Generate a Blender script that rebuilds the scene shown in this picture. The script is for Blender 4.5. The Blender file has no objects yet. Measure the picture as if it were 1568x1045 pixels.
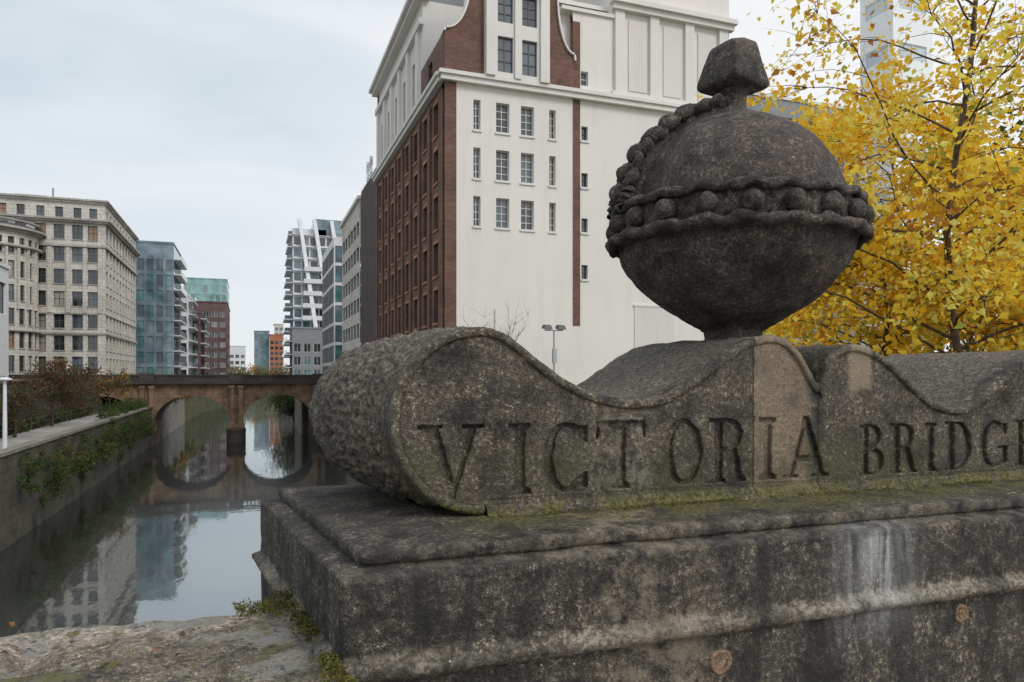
import bpy, math, random
from mathutils import Vector, noise as mn
random.seed(7)
S=bpy.context.scene
R=random.random
def U(a,b): return a+(b-a)*R()

# ---------------------------------------------------------------- materials
def new_mat(name):
    m=bpy.data.materials.new(name); m.use_nodes=True
    nt=m.node_tree; b=nt.nodes['Principled BSDF']
    return m,nt,b
def ln(nt,a,b): nt.links.new(a,b)
def tc(nt):
    n=nt.nodes.new('ShaderNodeTexCoord'); return n.outputs['Object']
def noise(nt,scale,detail=4,rough=.55,vec=None,dist=0):
    n=nt.nodes.new('ShaderNodeTexNoise'); n.inputs['Scale'].default_value=scale
    n.inputs['Detail'].default_value=detail; n.inputs['Roughness'].default_value=rough
    n.inputs['Distortion'].default_value=dist
    ln(nt,vec if vec is not None else tc(nt),n.inputs['Vector']); return n.outputs['Fac']
def ramp(nt,fac,stops):
    n=nt.nodes.new('ShaderNodeValToRGB'); cr=n.color_ramp
    while len(cr.elements)<len(stops): cr.elements.new(.5)
    for e,(p,c) in zip(cr.elements,stops):
        e.position=p; e.color=(c[0],c[1],c[2],1) if not isinstance(c,(int,float)) else (c,c,c,1)
    ln(nt,fac,n.inputs['Fac']); return n.outputs['Color']
def mix(nt,fac,a,b,mode='MIX'):
    n=nt.nodes.new('ShaderNodeMixRGB'); n.blend_type=mode
    for i,v in enumerate((fac,a,b)):
        if isinstance(v,(int,float)): n.inputs[i].default_value=v if i==0 else (v,v,v,1)
        elif isinstance(v,(tuple,list)): n.inputs[i].default_value=(v[0],v[1],v[2],1)
        else: ln(nt,v,n.inputs[i])
    return n.outputs[0]
def math_(nt,op,a,b=0,clamp=False):
    n=nt.nodes.new('ShaderNodeMath'); n.operation=op; n.use_clamp=clamp
    for i,v in enumerate((a,b)):
        if isinstance(v,(int,float)): n.inputs[i].default_value=v
        else: ln(nt,v,n.inputs[i])
    return n.outputs[0]
def sstep(nt,v,a,b):
    n=nt.nodes.new('ShaderNodeMapRange'); n.interpolation_type='SMOOTHSTEP'
    ln(nt,v,n.inputs['Value'])
    if a<b:
        n.inputs['From Min'].default_value=a; n.inputs['From Max'].default_value=b
        n.inputs['To Min'].default_value=0; n.inputs['To Max'].default_value=1
    else:
        n.inputs['From Min'].default_value=b; n.inputs['From Max'].default_value=a
        n.inputs['To Min'].default_value=1; n.inputs['To Max'].default_value=0
    return n.outputs['Result']
def mul(nt,*a):
    o=a[0]
    for x in a[1:]: o=math_(nt,'MULTIPLY',o,x)
    return o
def bump(nt,b,h,strength=.5,dist=.01,prev=None):
    n=nt.nodes.new('ShaderNodeBump'); n.inputs['Strength'].default_value=strength; n.inputs['Distance'].default_value=dist
    ln(nt,h,n.inputs['Height'])
    if prev is not None: ln(nt,prev,n.inputs['Normal'])
    ln(nt,n.outputs['Normal'],b.inputs['Normal']); return n.outputs['Normal']

def simple(name,col,rough=.8,var=.25,scale=1.5,spec=.3,metal=0,bmp=0,bscale=20):
    m,nt,b=new_mat(name)
    f=noise(nt,scale,4,.6)
    c=ramp(nt,f,[(.3,[x*(1-var) for x in col]),(.7,[min(1,x*(1+var)) for x in col])])
    ln(nt,c,b.inputs['Base Color']); b.inputs['Roughness'].default_value=rough
    b.inputs['Specular IOR Level'].default_value=spec; b.inputs['Metallic'].default_value=metal
    if bmp: bump(nt,b,noise(nt,bscale,5,.6),bmp,.02)
    return m
FY,BY=1.650,2.30
RY=FY+.022
def stone_fg(name,kind='parapet',dark=(.025,.022,.019),mid=(.092,.080,.064),light=(.36,.31,.24)):
    m,nt,b=new_mat(name)
    v=tc(nt)
    sp=nt.nodes.new('ShaderNodeSeparateXYZ'); ln(nt,v,sp.inputs[0]); X,Y,Z=sp.outputs
    big=noise(nt,3.2,6,.68,v); med=noise(nt,14,6,.72,v); fine=noise(nt,85,4,.75,v); grain=noise(nt,260,2,.6,v)
    c=ramp(nt,big,[(.36,dark),(.64,mid)])
    c=mix(nt,ramp(nt,med,[(.42,0),(.66,.85)]),c,(mid[0]*1.6,mid[1]*1.52,mid[2]*1.4))
    c=mix(nt,ramp(nt,med,[(.30,.8),(.44,0)]),c,(dark[0]*.8,dark[1]*.8,dark[2]*.8))
    sg=mul(nt,ramp(nt,med,[(.45,.05),(.62,1)]),ramp(nt,fine,[(.53,0),(.63,1)]))
    c=mix(nt,math_(nt,'MULTIPLY',sg,.65),c,light)
    c=mix(nt,.9,c,ramp(nt,grain,[(.3,.14),(.7,.88)]),'OVERLAY')
    c=mix(nt,.7,c,ramp(nt,fine,[(.32,.12),(.68,.86)]),'OVERLAY')
    wob=math_(nt,'MULTIPLY',math_(nt,'SUBTRACT',noise(nt,22,4,.6,v),.5),.06)
    Xw=math_(nt,'ADD',X,wob); Zw=math_(nt,'ADD',Z,wob)
    if kind=='parapet':
        front=sstep(nt,Y,1.72,1.69)
        mk=mul(nt,sstep(nt,Xw,1.318,1.33),sstep(nt,Xw,1.54,1.48),front,ramp(nt,noise(nt,9,5,.6,v),[(.36,.45),(.54,1)]))
        c=mix(nt,math_(nt,'MULTIPLY',mk,.85),c,mix(nt,ramp(nt,fine,[(.4,0),(.62,1)]),(.37,.285,.195),(.17,.125,.085)))
        mk=mul(nt,sstep(nt,Xw,1.655,1.675),sstep(nt,Xw,1.765,1.74),sstep(nt,Zw,-.06,-.03),front)
        c=mix(nt,math_(nt,'MULTIPLY',mk,.75),c,(.34,.265,.18))
        mk=mul(nt,sstep(nt,Xw,.80,.87),sstep(nt,Xw,1.03,.97),sstep(nt,Zw,-.05,-.12),front,ramp(nt,noise(nt,24,4,.7,v),[(.47,0),(.58,.9)]))
        c=mix(nt,math_(nt,'MULTIPLY',mk,.65),c,(.30,.27,.21))
        g=mul(nt,sstep(nt,Zw,-.12,-.27),ramp(nt,noise(nt,6,5,.65,v),[(.42,0),(.60,.75)]))
        c=mix(nt,g,c,mix(nt,fine,(.045,.045,.018),(.13,.125,.06)))
        gb=mul(nt,sstep(nt,Zw,-.305,-.325),ramp(nt,noise(nt,12,5,.7,v),[(.40,0),(.54,.9)]))
        c=mix(nt,gb,c,mix(nt,ramp(nt,fine,[(.42,0),(.6,1)]),(.05,.052,.012),(.19,.17,.06)))
        top=sstep(nt,Y,1.69,1.76)
        c=mix(nt,math_(nt,'MULTIPLY',top,.55),c,mix(nt,ramp(nt,fine,[(.38,0),(.62,1)]),(.045,.04,.034),(.27,.235,.19)))
        gr=mul(nt,sstep(nt,Y,FY+.013,FY+.019),sstep(nt,Y,FY+.045,FY+.034))
        c=mix(nt,math_(nt,'MULTIPLY',gr,.12),c,(.012,.011,.009))
        for jx in (1.322,1.55):
            j=mul(nt,sstep(nt,math_(nt,'ABSOLUTE',math_(nt,'SUBTRACT',math_(nt,'ADD',X,math_(nt,'MULTIPLY',wob,.12)),jx)),.004,.0015),.75)
            c=mix(nt,j,c,(.012,.010,.008))
    if kind=='plinth':
        right=sstep(nt,X,.36,.60)
        ledge=mul(nt,right,sstep(nt,Zw,-.375,-.352),sstep(nt,Y,1.43,1.58),ramp(nt,noise(nt,10,6,.7,v),[(.38,.15),(.54,.95)]))
        c=mix(nt,ledge,c,mix(nt,ramp(nt,fine,[(.42,0),(.6,1)]),(.05,.052,.012),(.19,.17,.06)))
        lf=mul(nt,sstep(nt,Zw,-.40,-.376),sstep(nt,Y,1.46,1.42),ramp(nt,med,[(.42,0),(.56,.9)]))
        c=mix(nt,math_(nt,'MULTIPLY',lf,.65),c,(.20,.175,.135))
        lm=mul(nt,sstep(nt,Zw,-.530,-.548),sstep(nt,Zw,-.60,-.578),ramp(nt,noise(nt,5,5,.6,v),[(.38,.2),(.56,.95)]))
        c=mix(nt,lm,c,mix(nt,ramp(nt,fine,[(.4,0),(.6,1)]),(.12,.10,.075),(.38,.335,.26)))
        tp=mul(nt,sstep(nt,Xw,.68,.76),sstep(nt,Xw,1.02,.92),ramp(nt,noise(nt,20,5,.72,v),[(.46,0),(.58,.9)]))
        c=mix(nt,math_(nt,'MULTIPLY',tp,.75),c,(.27,.225,.165))
        mp=nt.nodes.new('ShaderNodeMapping'); mp.inputs['Scale'].default_value=(17,1,2.6); ln(nt,v,mp.inputs[0])
        st=ramp(nt,noise(nt,1.0,5,.75,mp.outputs[0],.8),[(.36,.05),(.62,1)])
        lime=mul(nt,st,sstep(nt,Xw,1.28,1.44),sstep(nt,Xw,1.66,1.48),sstep(nt,Zw,-.36,-.42),sstep(nt,Zw,-.74,-.46))
        c=mix(nt,math_(nt,'MULTIPLY',lime,.85),c,mix(nt,fine,(.40,.40,.39),(.72,.72,.72)))
        mp2=nt.nodes.new('ShaderNodeMapping'); mp2.inputs['Scale'].default_value=(11,11,1.3); ln(nt,v,mp2.inputs[0])
        c=mix(nt,ramp(nt,noise(nt,1.0,4,.6,mp2.outputs[0]),[(.48,0),(.66,.75)]),c,(.022,.021,.019))
    if kind=='coping':
        edge=sstep(nt,math_(nt,'ADD',Y,math_(nt,'MULTIPLY',wob,5)),1.60,1.78)
        c=mix(nt,mul(nt,edge,ramp(nt,noise(nt,5.5,6,.66,v),[(.42,.1),(.53,.9)])),c,mix(nt,ramp(nt,fine,[(.4,0),(.6,1)]),(.20,.155,.125),(.60,.50,.41)))
        c=mix(nt,ramp(nt,noise(nt,7,6,.68,mix(nt,1,v,(3.3,1.7,0),'ADD')),[(.50,0),(.57,.75)]),c,mix(nt,grain,(.13,.125,.11),(.34,.33,.30)))
        c=mix(nt,ramp(nt,noise(nt,11,5,.7,mix(nt,1,v,(7.3,2.7,0),'ADD')),[(.56,0),(.62,.85)]),c,(.12,.115,.04))
        c=mix(nt,ramp(nt,noise(nt,50,4,.7,v),[(.57,0),(.64,.85)]),c,(.03,.027,.023))
    vo=nt.nodes.new('ShaderNodeTexVoronoi'); vo.inputs['Scale'].default_value=19; ln(nt,v,vo.inputs['Vector'])
    dots=ramp(nt,math_(nt,'ADD',vo.outputs['Distance'],math_(nt,'MULTIPLY',fine,.14)),[(.105,1),(.125,0)])
    dots=mul(nt,dots,ramp(nt,med,[(.50,0),(.54,1)]))
    c=mix(nt,math_(nt,'MULTIPLY',dots,.8),c,(.6,.6,.58))
    ln(nt,c,b.inputs['Base Color'])
    b.inputs['Roughness'].default_value=.8; b.inputs['Specular IOR Level'].default_value=.35
    p=bump(nt,b,med,.6,.014)
    p=bump(nt,b,fine,1.0,.008,p)
    bump(nt,b,grain,.7,.003,p)
    return m

M={}
M['parapet']=stone_fg('weathered_sandstone_carved','parapet')
M['plinth']=stone_fg('weathered_sandstone_plinth','plinth',dark=(.021,.019,.017),mid=(.076,.067,.056))
M['coping']=stone_fg('lichen_coping_stone','coping',dark=(.05,.044,.034),mid=(.14,.12,.092),light=(.36,.33,.27))
M['orb']=stone_fg('dark_stone_orb','orb',dark=(.022,.019,.017),mid=(.070,.058,.050),light=(.21,.175,.145))
M['plug']=simple('mortar_plug',(.30,.20,.125),.9,.5,60,bmp=.8,bscale=120)
M['moss']=simple('moss',(.10,.095,.022),.95,.5,40)
M['deadleaf']=simple('dead_leaf',(.20,.09,.035),.7,.4,60)
def render_wall(name,col):
    m,nt,b=new_mat(name); v=tc(nt)
    c=ramp(nt,noise(nt,.25,5,.6,v),[(.3,[x*.93 for x in col]),(.7,col)])
    mp=nt.nodes.new('ShaderNodeMapping'); mp.inputs['Scale'].default_value=(1.6,1.6,.12); ln(nt,v,mp.inputs[0])
    c=mix(nt,ramp(nt,noise(nt,1,5,.65,mp.outputs[0]),[(.5,0),(.75,.35)]),c,[x*.72 for x in col])
    ln(nt,c,b.inputs['Base Color']); b.inputs['Roughness'].default_value=.8; return m
M['white_render']=render_wall('cream_render',(.75,.705,.66))
M['white_trim']=render_wall('white_stone_trim',(.72,.69,.65))
M['panel']=render_wall('cream_panel',(.69,.645,.60))
M['frame']=simple('dark_window_frame',(.10,.10,.10),.5,.1)
M['wframe']=simple('white_window_frame',(.58,.58,.56),.5,.1)
M['sill']=simple('terracotta_sill',(.36,.15,.085),.7,.2)
M['roofgrey']=simple('grey_roof',(.25,.26,.27),.8,.15)
M['metal']=simple('galvanised_metal',(.42,.44,.46),.45,.1,metal=.6)
def brick(name,c1,c2,mort):
    m,nt,b=new_mat(name)
    v=tc(nt); sp=nt.nodes.new('ShaderNodeSeparateXYZ'); ln(nt,v,sp.inputs[0])
    cb=nt.nodes.new('ShaderNodeCombineXYZ')
    ln(nt,math_(nt,'ADD',sp.outputs[0],sp.outputs[1]),cb.inputs[0]); ln(nt,sp.outputs[2],cb.inputs[1])
    t=nt.nodes.new('ShaderNodeTexBrick'); ln(nt,cb.outputs[0],t.inputs['Vector'])
    t.inputs['Scale'].default_value=1; t.inputs['Brick Width'].default_value=.45; t.inputs['Row Height'].default_value=.16
    t.inputs['Mortar Size'].default_value=.012
    t.inputs['Color1'].default_value=(*c1,1); t.inputs['Color2'].default_value=(*c2,1); t.inputs['Mortar'].default_value=(*mort,1)
    c=mix(nt,.75,t.outputs['Color'],ramp(nt,noise(nt,.5,6,.7,v),[(.3,.25),(.7,.75)]),'OVERLAY')
    ln(nt,c,b.inputs['Base Color']); b.inputs['Roughness'].default_value=.85
    return m
M['brick']=brick('red_brick',(.165,.078,.056),(.11,.055,.042),(.15,.105,.085))
M['brickdark']=brick('dark_brick',(.085,.05,.045),(.06,.04,.036),(.08,.06,.055))
M['brickfar']=brick('purple_brick',(.15,.085,.08),(.12,.07,.07),(.14,.10,.09))
def block(name,c,scale=1.0,dirt=.4):
    m,nt,b=new_mat(name); v=tc(nt)
    f=noise(nt,.35*scale,6,.68,v); f2=noise(nt,4*scale,4,.7,v)
    c1=ramp(nt,f,[(.3,[x*(1-dirt) for x in c]),(.65,[min(1,x*(1+dirt*.35)) for x in c])])
    c1=mix(nt,.6,c1,ramp(nt,f2,[(.3,.3),(.7,.7)]),'OVERLAY')
    sp=nt.nodes.new('ShaderNodeSeparateXYZ'); ln(nt,v,sp.inputs[0])
    cb=nt.nodes.new('ShaderNodeCombineXYZ')
    ln(nt,math_(nt,'ADD',sp.outputs[0],sp.outputs[1]),cb.inputs[0]); ln(nt,sp.outputs[2],cb.inputs[1])
    t=nt.nodes.new('ShaderNodeTexBrick'); ln(nt,cb.outputs[0],t.inputs['Vector'])
    t.inputs['Scale'].default_value=1; t.inputs['Brick Width'].default_value=1.1; t.inputs['Row Height'].default_value=.5; t.inputs['Mortar Size'].default_value=.03
    t.inputs['Color1'].default_value=(1,1,1,1); t.inputs['Color2'].default_value=(.86,.86,.86,1); t.inputs['Mortar'].default_value=(.55,.55,.55,1)
    c1=mix(nt,.8,c1,t.outputs['Color'],'MULTIPLY')
    ln(nt,c1,b.inputs['Base Color']); b.inputs['Roughness'].default_value=.85
    return m
M['portland']=block('portland_stone',(.62,.58,.52),1,.25)
M['portdark']=block('portland_stone_cornice',(.42,.39,.35),1,.35)
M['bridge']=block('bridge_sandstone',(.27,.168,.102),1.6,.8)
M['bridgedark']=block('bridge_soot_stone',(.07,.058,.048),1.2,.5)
M['bankwall']=block('mossy_river_wall',(.085,.078,.055),1.5,.8)
M['palewall']=block('pale_river_wall',(.28,.25,.21),1.5,.5)
def glass(name,c1,c2,rough=.06,spec=.9):
    m,nt,b=new_mat(name)
    c=ramp(nt,noise(nt,.35,3,.6),[(.35,c1),(.65,c2)])
    ln(nt,c,b.inputs['Base Color']); b.inputs['Roughness'].default_value=rough; b.inputs['Specular IOR Level'].default_value=spec
    b.inputs['IOR'].default_value=1.6
    return m
M['glass']=glass('window_glass_dark',(.012,.016,.018),(.05,.06,.065))
M['glass2']=glass('window_glass_blue',(.05,.07,.085),(.11,.14,.16))
M['blind']=glass('window_blind',(.22,.20,.17),(.38,.35,.30),.3)
M['amber']=glass('amber_lit_glass',(.26,.14,.06),(.33,.19,.09),.3)  # orange light in a few windows, painted into the pane colour
M['teal']=glass('teal_glass',(.035,.10,.11),(.13,.26,.27))
M['teal2']=glass('green_glass',(.12,.27,.26),(.25,.45,.42))
M['bluegl']=glass('blue_grey_glass',(.07,.11,.14),(.20,.27,.31))
M['palegl']=glass('pale_tower_glass',(.45,.52,.57),(.58,.64,.68))
M['whitepanel']=simple('white_cladding',(.66,.67,.68),.5,.08)
M['palepanel']=simple('pale_tower_cladding',(.84,.86,.88),.5,.03)
M['bark']=simple('bark',(.075,.055,.042),.9,.4,8,bmp=.5)
M['birchbark']=simple('birch_bark',(.10,.068,.048),.8,.5,12)
M['twig']=simple('grey_twig',(.16,.13,.11),.9,.3)
M['paving']=simple('stone_paving',(.28,.26,.24),.85,.2,2)
M['promenade']=simple('promenade_paving',(.28,.26,.24),.85,.25,1)
M['grass']=simple('rough_ground',(.10,.10,.05),.95,.4,.4)
def leafm(name,c,tr=.5):
    m,nt,b=new_mat(name)
    col=ramp(nt,noise(nt,3,2,.5),[(.3,[x*.8 for x in c]),(.7,[min(1,x*1.15) for x in c])])
    ln(nt,col,b.inputs['Base Color']); b.inputs['Roughness'].default_value=.5; b.inputs['Specular IOR Level'].default_value=.25
    t=nt.nodes.new('ShaderNodeBsdfTranslucent'); ln(nt,col,t.inputs['Color'])
    ms=nt.nodes.new('ShaderNodeMixShader'); ms.inputs[0].default_value=tr
    ln(nt,b.outputs[0],ms.inputs[1]); ln(nt,t.outputs[0],ms.inputs[2])
    ln(nt,ms.outputs[0],nt.nodes['Material Output'].inputs['Surface'])
    return m
M['ly1']=leafm('leaf_gold',(.98,.66,.06)); M['ly2']=leafm('leaf_amber',(.95,.50,.03)); M['ly3']=leafm('leaf_russet',(.50,.22,.03))
M['ly4']=leafm('leaf_lime_yellow',(.97,.82,.18)); M['ly5']=leafm('leaf_yellow_green',(.42,.46,.08))
M['lg1']=leafm('leaf_green',(.05,.10,.025)); M['lg2']=leafm('leaf_olive',(.12,.14,.035))
M['lr1']=leafm('leaf_redbrown',(.13,.05,.03)); M['lr2']=leafm('leaf_brown',(.09,.06,.035)); M['lpale']=leafm('leaf_pale_tan',(.25,.20,.13))

m,nt,b=new_mat('river_water'); v=tc(nt)
mp=nt.nodes.new('ShaderNodeMapping'); mp.inputs['Scale'].default_value=(1,.45,1); ln(nt,v,mp.inputs[0])
h=math_(nt,'ADD',math_(nt,'MULTIPLY',noise(nt,.5,3,.5,mp.outputs[0]),1.0),math_(nt,'MULTIPLY',noise(nt,3.0,3,.5,mp.outputs[0]),.20))
b.inputs['Base Color'].default_value=(.014,.015,.009,1); b.inputs['Roughness'].default_value=.25
g=nt.nodes.new('ShaderNodeBsdfGlossy'); g.inputs['Roughness'].default_value=.028; g.inputs['Color'].default_value=(.74,.79,.81,1)
bp=nt.nodes.new('ShaderNodeBump'); bp.inputs['Strength'].default_value=.11; bp.inputs['Distance'].default_value=.10
ln(nt,h,bp.inputs['Height']); ln(nt,bp.outputs[0],g.inputs['Normal'])
fr=nt.nodes.new('ShaderNodeFresnel'); fr.inputs['IOR'].default_value=1.6
fac=math_(nt,'ADD',math_(nt,'MULTIPLY',fr.outputs[0],.78),.25,True)
ms=nt.nodes.new('ShaderNodeMixShader'); ln(nt,fac,ms.inputs[0]); ln(nt,b.outputs[0],ms.inputs[1]); ln(nt,g.outputs[0],ms.inputs[2])
ln(nt,ms.outputs[0],nt.nodes['Material Output'].inputs['Surface']); M['water']=m

# ---------------------------------------------------------------- mesh builder
class MB:
    def __init__(s): s.v=[];s.f=[];s.mi=[];s.mats=[];s.sm=[]
    def m(s,k):
        if k not in s.mats: s.mats.append(k)
        return s.mats.index(k)
    def add(s,vs,fs,mat,smooth=False):
        o=len(s.v); s.v.extend([tuple(p) for p in vs]); k=s.m(mat)
        for f in fs: s.f.append([i+o for i in f]); s.mi.append(k); s.sm.append(smooth)
    def box(s,x0,x1,y0,y1,z0,z1,mat):
        s.add([(x0,y0,z0),(x1,y0,z0),(x1,y1,z0),(x0,y1,z0),(x0,y0,z1),(x1,y0,z1),(x1,y1,z1),(x0,y1,z1)],
              [(3,2,1,0),(4,5,6,7),(0,1,5,4),(1,2,6,5),(2,3,7,6),(3,0,4,7)],mat)
    def grid(s,rows,mat,smooth=True,closeu=False,closev=False):
        n=len(rows);k=len(rows[0]);vs=[p for r in rows for p in r];fs=[]
        for i in range(n if closev else n-1):
            for j in range(k if closeu else k-1):
                a=i*k+j;b_=i*k+(j+1)%k;c=((i+1)%n)*k+(j+1)%k;d=((i+1)%n)*k+j
                fs.append((a,b_,c,d))
        s.add(vs,fs,mat,smooth)
    def tube(s,pts,rad,mat,n=5):
        rows=[]
        for i,p in enumerate(pts):
            p=Vector(p); a=Vector(pts[max(0,i-1)]);c=Vector(pts[min(len(pts)-1,i+1)])
            t=(c-a).normalized() if (c-a).length>1e-6 else Vector((0,0,1))
            u=t.cross(Vector((0,0,1)) if abs(t.z)<.9 else Vector((1,0,0))).normalized(); w=t.cross(u)
            r=rad[i] if isinstance(rad,(list,tuple)) else rad
            rows.append([p+(u*math.cos(q)+w*math.sin(q))*r for q in [2*math.pi*j/n for j in range(n)]])
        s.grid(rows,mat,True,True)
    def sphere(s,c,r,mat,n=12,sc=(1,1,1),nz=0):
        rows=[]
        for i in range(n//2+1):
            ph=math.pi*i/(n//2); row=[]
            for j in range(n):
                d=Vector((sc[0]*math.sin(ph)*math.cos(2*math.pi*j/n),sc[1]*math.sin(ph)*math.sin(2*math.pi*j/n),sc[2]*math.cos(ph)))
                P=Vector(c)+d*r
                if nz: P+=d*mn.noise(P*26)*nz*r
                row.append(P)
            rows.append(row)
        s.grid(rows,mat,True,True)
    def lathe(s,prof,c,mat,n=64,nz=0,nf=10):
        rows=[]
        for r,z in prof:
            row=[]
            for j in range(n):
                a=2*math.pi*j/n; p=Vector((c[0]+r*math.cos(a),c[1]+r*math.sin(a),c[2]+z))
                if nz and r>.001:
                    d=(mn.noise(p*nf)+.5*mn.noise(p*nf*3)+.3*mn.noise(p*nf*8))*nz
                    p+=Vector((math.cos(a),math.sin(a),0))*d
                row.append(p)
            rows.append(row)
        s.grid(rows,mat,True,True)
    def leaf(s,p,sz,mat):
        d=Vector((U(-1,1),U(-1,1),U(-1.2,.4))).normalized(); e=d.cross(Vector((U(-1,1),U(-1,1),U(-1,1)))).normalized(); n_=d.cross(e)
        p=Vector(p); s.add([p,p+d*sz*.38+e*sz*.36+n_*sz*.10,p+d*sz,p+d*sz*.38-e*sz*.36+n_*sz*.10],[(0,1,2),(0,2,3)],mat)
    def pbox(s,O,Ud,a0,a1,z0,z1,n0,n1,mat):
        N=(Ud[1],-Ud[0]); P=lambda a,n,z:(O[0]+Ud[0]*a+N[0]*n,O[1]+Ud[1]*a+N[1]*n,O[2]+z)
        s.add([P(a0,n1,z0),P(a1,n1,z0),P(a1,n0,z0),P(a0,n0,z0),P(a0,n1,z1),P(a1,n1,z1),P(a1,n0,z1),P(a0,n0,z1)],
              [(3,2,1,0),(4,5,6,7),(0,1,5,4),(1,2,6,5),(2,3,7,6),(3,0,4,7)],mat)
    def facade(s,O,Ud,W,z0,z1,wins,wall,gl=('glass',),frame='wframe',depth=.25,nx=1,nz=2,fw=.06,sill=None,lintel=None):
        N=(Ud[1],-Ud[0]); P=lambda a,n,z:(O[0]+Ud[0]*a+N[0]*n,O[1]+Ud[1]*a+N[1]*n,O[2]+z)
        xs=sorted(set([0,W]+[round(w[i],3) for w in wins for i in (0,1)])); zs=sorted(set([z0,z1]+[round(w[i],3) for w in wins for i in (2,3)]))
        xs=[x for x in xs if 0<=x<=W]; zs=[z for z in zs if z0<=z<=z1]
        for j in range(len(zs)-1):
            zc=(zs[j]+zs[j+1])/2; act=[w for w in wins if w[2]<zc<w[3]]
            a=None
            for i in range(len(xs)-1):
                xc=(xs[i]+xs[i+1])/2
                solid=not any(w[0]<xc<w[1] for w in act)
                if solid and a is None: a=xs[i]
                if (not solid) and a is not None:
                    s.add([P(a,0,zs[j]),P(xs[i],0,zs[j]),P(xs[i],0,zs[j+1]),P(a,0,zs[j+1])],[(0,1,2,3)],wall); a=None
            if a is not None: s.add([P(a,0,zs[j]),P(W,0,zs[j]),P(W,0,zs[j+1]),P(a,0,zs[j+1])],[(0,1,2,3)],wall)
        for w in wins:
            a0,a1,b0,b1=w[:4]; D=-depth
            s.add([P(a0,0,b0),P(a1,0,b0),P(a1,0,b1),P(a0,0,b1),P(a0,D,b0),P(a1,D,b0),P(a1,D,b1),P(a0,D,b1)],
                  [(0,4,5,1),(1,5,6,2),(2,6,7,3),(3,7,4,0)],wall)
            g=random.choice(gl)
            s.add([P(a0,D+.001,b0),P(a1,D+.001,b0),P(a1,D+.001,b1),P(a0,D+.001,b1)],[(0,1,2,3)],g)
            if frame:
                f=D+.005;t=D+.05
                s.pbox(O,Ud,a0,a0+fw,b0,b1,f,t,frame); s.pbox(O,Ud,a1-fw,a1,b0,b1,f,t,frame)
                s.pbox(O,Ud,a0+fw,a1-fw,b0,b0+fw,f,t,frame); s.pbox(O,Ud,a0+fw,a1-fw,b1-fw,b1,f,t,frame)
                for k in range(1,nx): 
                    x=a0+(a1-a0)*k/nx; s.pbox(O,Ud,x-fw/2,x+fw/2,b0+fw,b1-fw,f,t+.004,frame)
                for k in range(1,nz):
                    z=b0+(b1-b0)*k/nz; s.pbox(O,Ud,a0+fw,a1-fw,z-fw/2,z+fw/2,f,t+.008,frame)
            if sill: s.pbox(O,Ud,a0-.08,a1+.08,b0-.15,b0-.002,-.05,.09,sill)
            if lintel: s.pbox(O,Ud,a0-.06,a1+.06,b1+.002,b1+.22,-.05,.025,lintel)
    def make(s,name,parent=None):
        me=bpy.data.meshes.new(name); me.from_pydata(s.v,[],s.f)
        for k in s.mats: me.materials.append(M[k])
        me.polygons.foreach_set('material_index',s.mi); me.polygons.foreach_set('use_smooth',s.sm); me.update()
        o=bpy.data.objects.new(name,me); S.collection.objects.link(o)
        if parent: o.parent=parent
        return o
def empty(name):
    e=bpy.data.objects.new(name,None); S.collection.objects.link(e); return e

# ---------------------------------------------------------------- ground, water
st=[(-80,-18,-12,5),(40,-18,-12,5),(40.05,-18,-12,11.6),(103.5,-18,-12,11.6),(113,-18,-12,11.5),(113.2,-12.04,-12,7.5),(150,-12.04,-12,7.5),(185,-11.04,-11,7.5),(230,-5.6,-5.5,8),
    (300,-3.04,-3,12),(340,15,15.04,32),(400,40,40.04,60),(3000,700,700.04,730)]
rows=[]
for (y,a,bq,c) in st:
    zr=-3 if y<113.1 else -1.5
    zl=-4.5
    rows.append([(-3000,y,-1.2),(a,y,-1.2),(a+.01,y,zl if y<113.1 else -1.2),(bq,y,zl if y<113.1 else -1.2),(bq+.01,y,-10.5),(c-.01,y,-10.5),(c,y,zr),(3000,y,zr)])
g=MB(); g.grid(rows,'grass',False); g.make('ground')
w=MB(); w.add([(-60,-80,-9),(60,-80,-9),(60,400,-9),(-60,400,-9)],[(0,1,2,3)],'water'); w.make('river_water')
p=MB(); p.box(-16.6,-12.5,-70,103,-4.5,-4.42,'promenade'); p.make('promenade_path')
rw=MB(); rw.box(-12.5,-11.95,-80,103.4,-10.4,-4.15,'bankwall'); rw.box(-12.6,-11.85,-80,103.3,-4.15,-3.98,'palewall'); rw.make('river_wall')
rw=MB(); rw.box(-18.5,-17.95,-70,103.4,-4.6,-.5,'bankwall'); rw.box(-18.6,-17.85,-70,103.3,-.5,-.35,'palewall'); rw.make('retaining_wall')
rw=MB(); rw.box(4.95,5.5,3,39.9,-10.4,-2.6,'bankwall'); rw.box(5,12,39.9,40.3,-10.4,-2.6,'bankwall');rw.box(11.3,11.95,40.3,103.3,-10.4,-2.9,'bankwall'); rw.make('quay_wall')
rw=MB()
for (x,y0,y1) in ((-12.3,113.3,150),(7.3,113.3,190)): rw.box(x,x+.5,y0,y1,-10.4,-.6,'palewall')
rw.make('embankment_wall')

d=MB(); d.box(-40,40,-14,1.30,-2.6,-1.6,'paving'); d.box(-40,40,1.30,2.2,-2.6,-1.62,'bankwall'); d.make('bridge_pavement')

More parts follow.
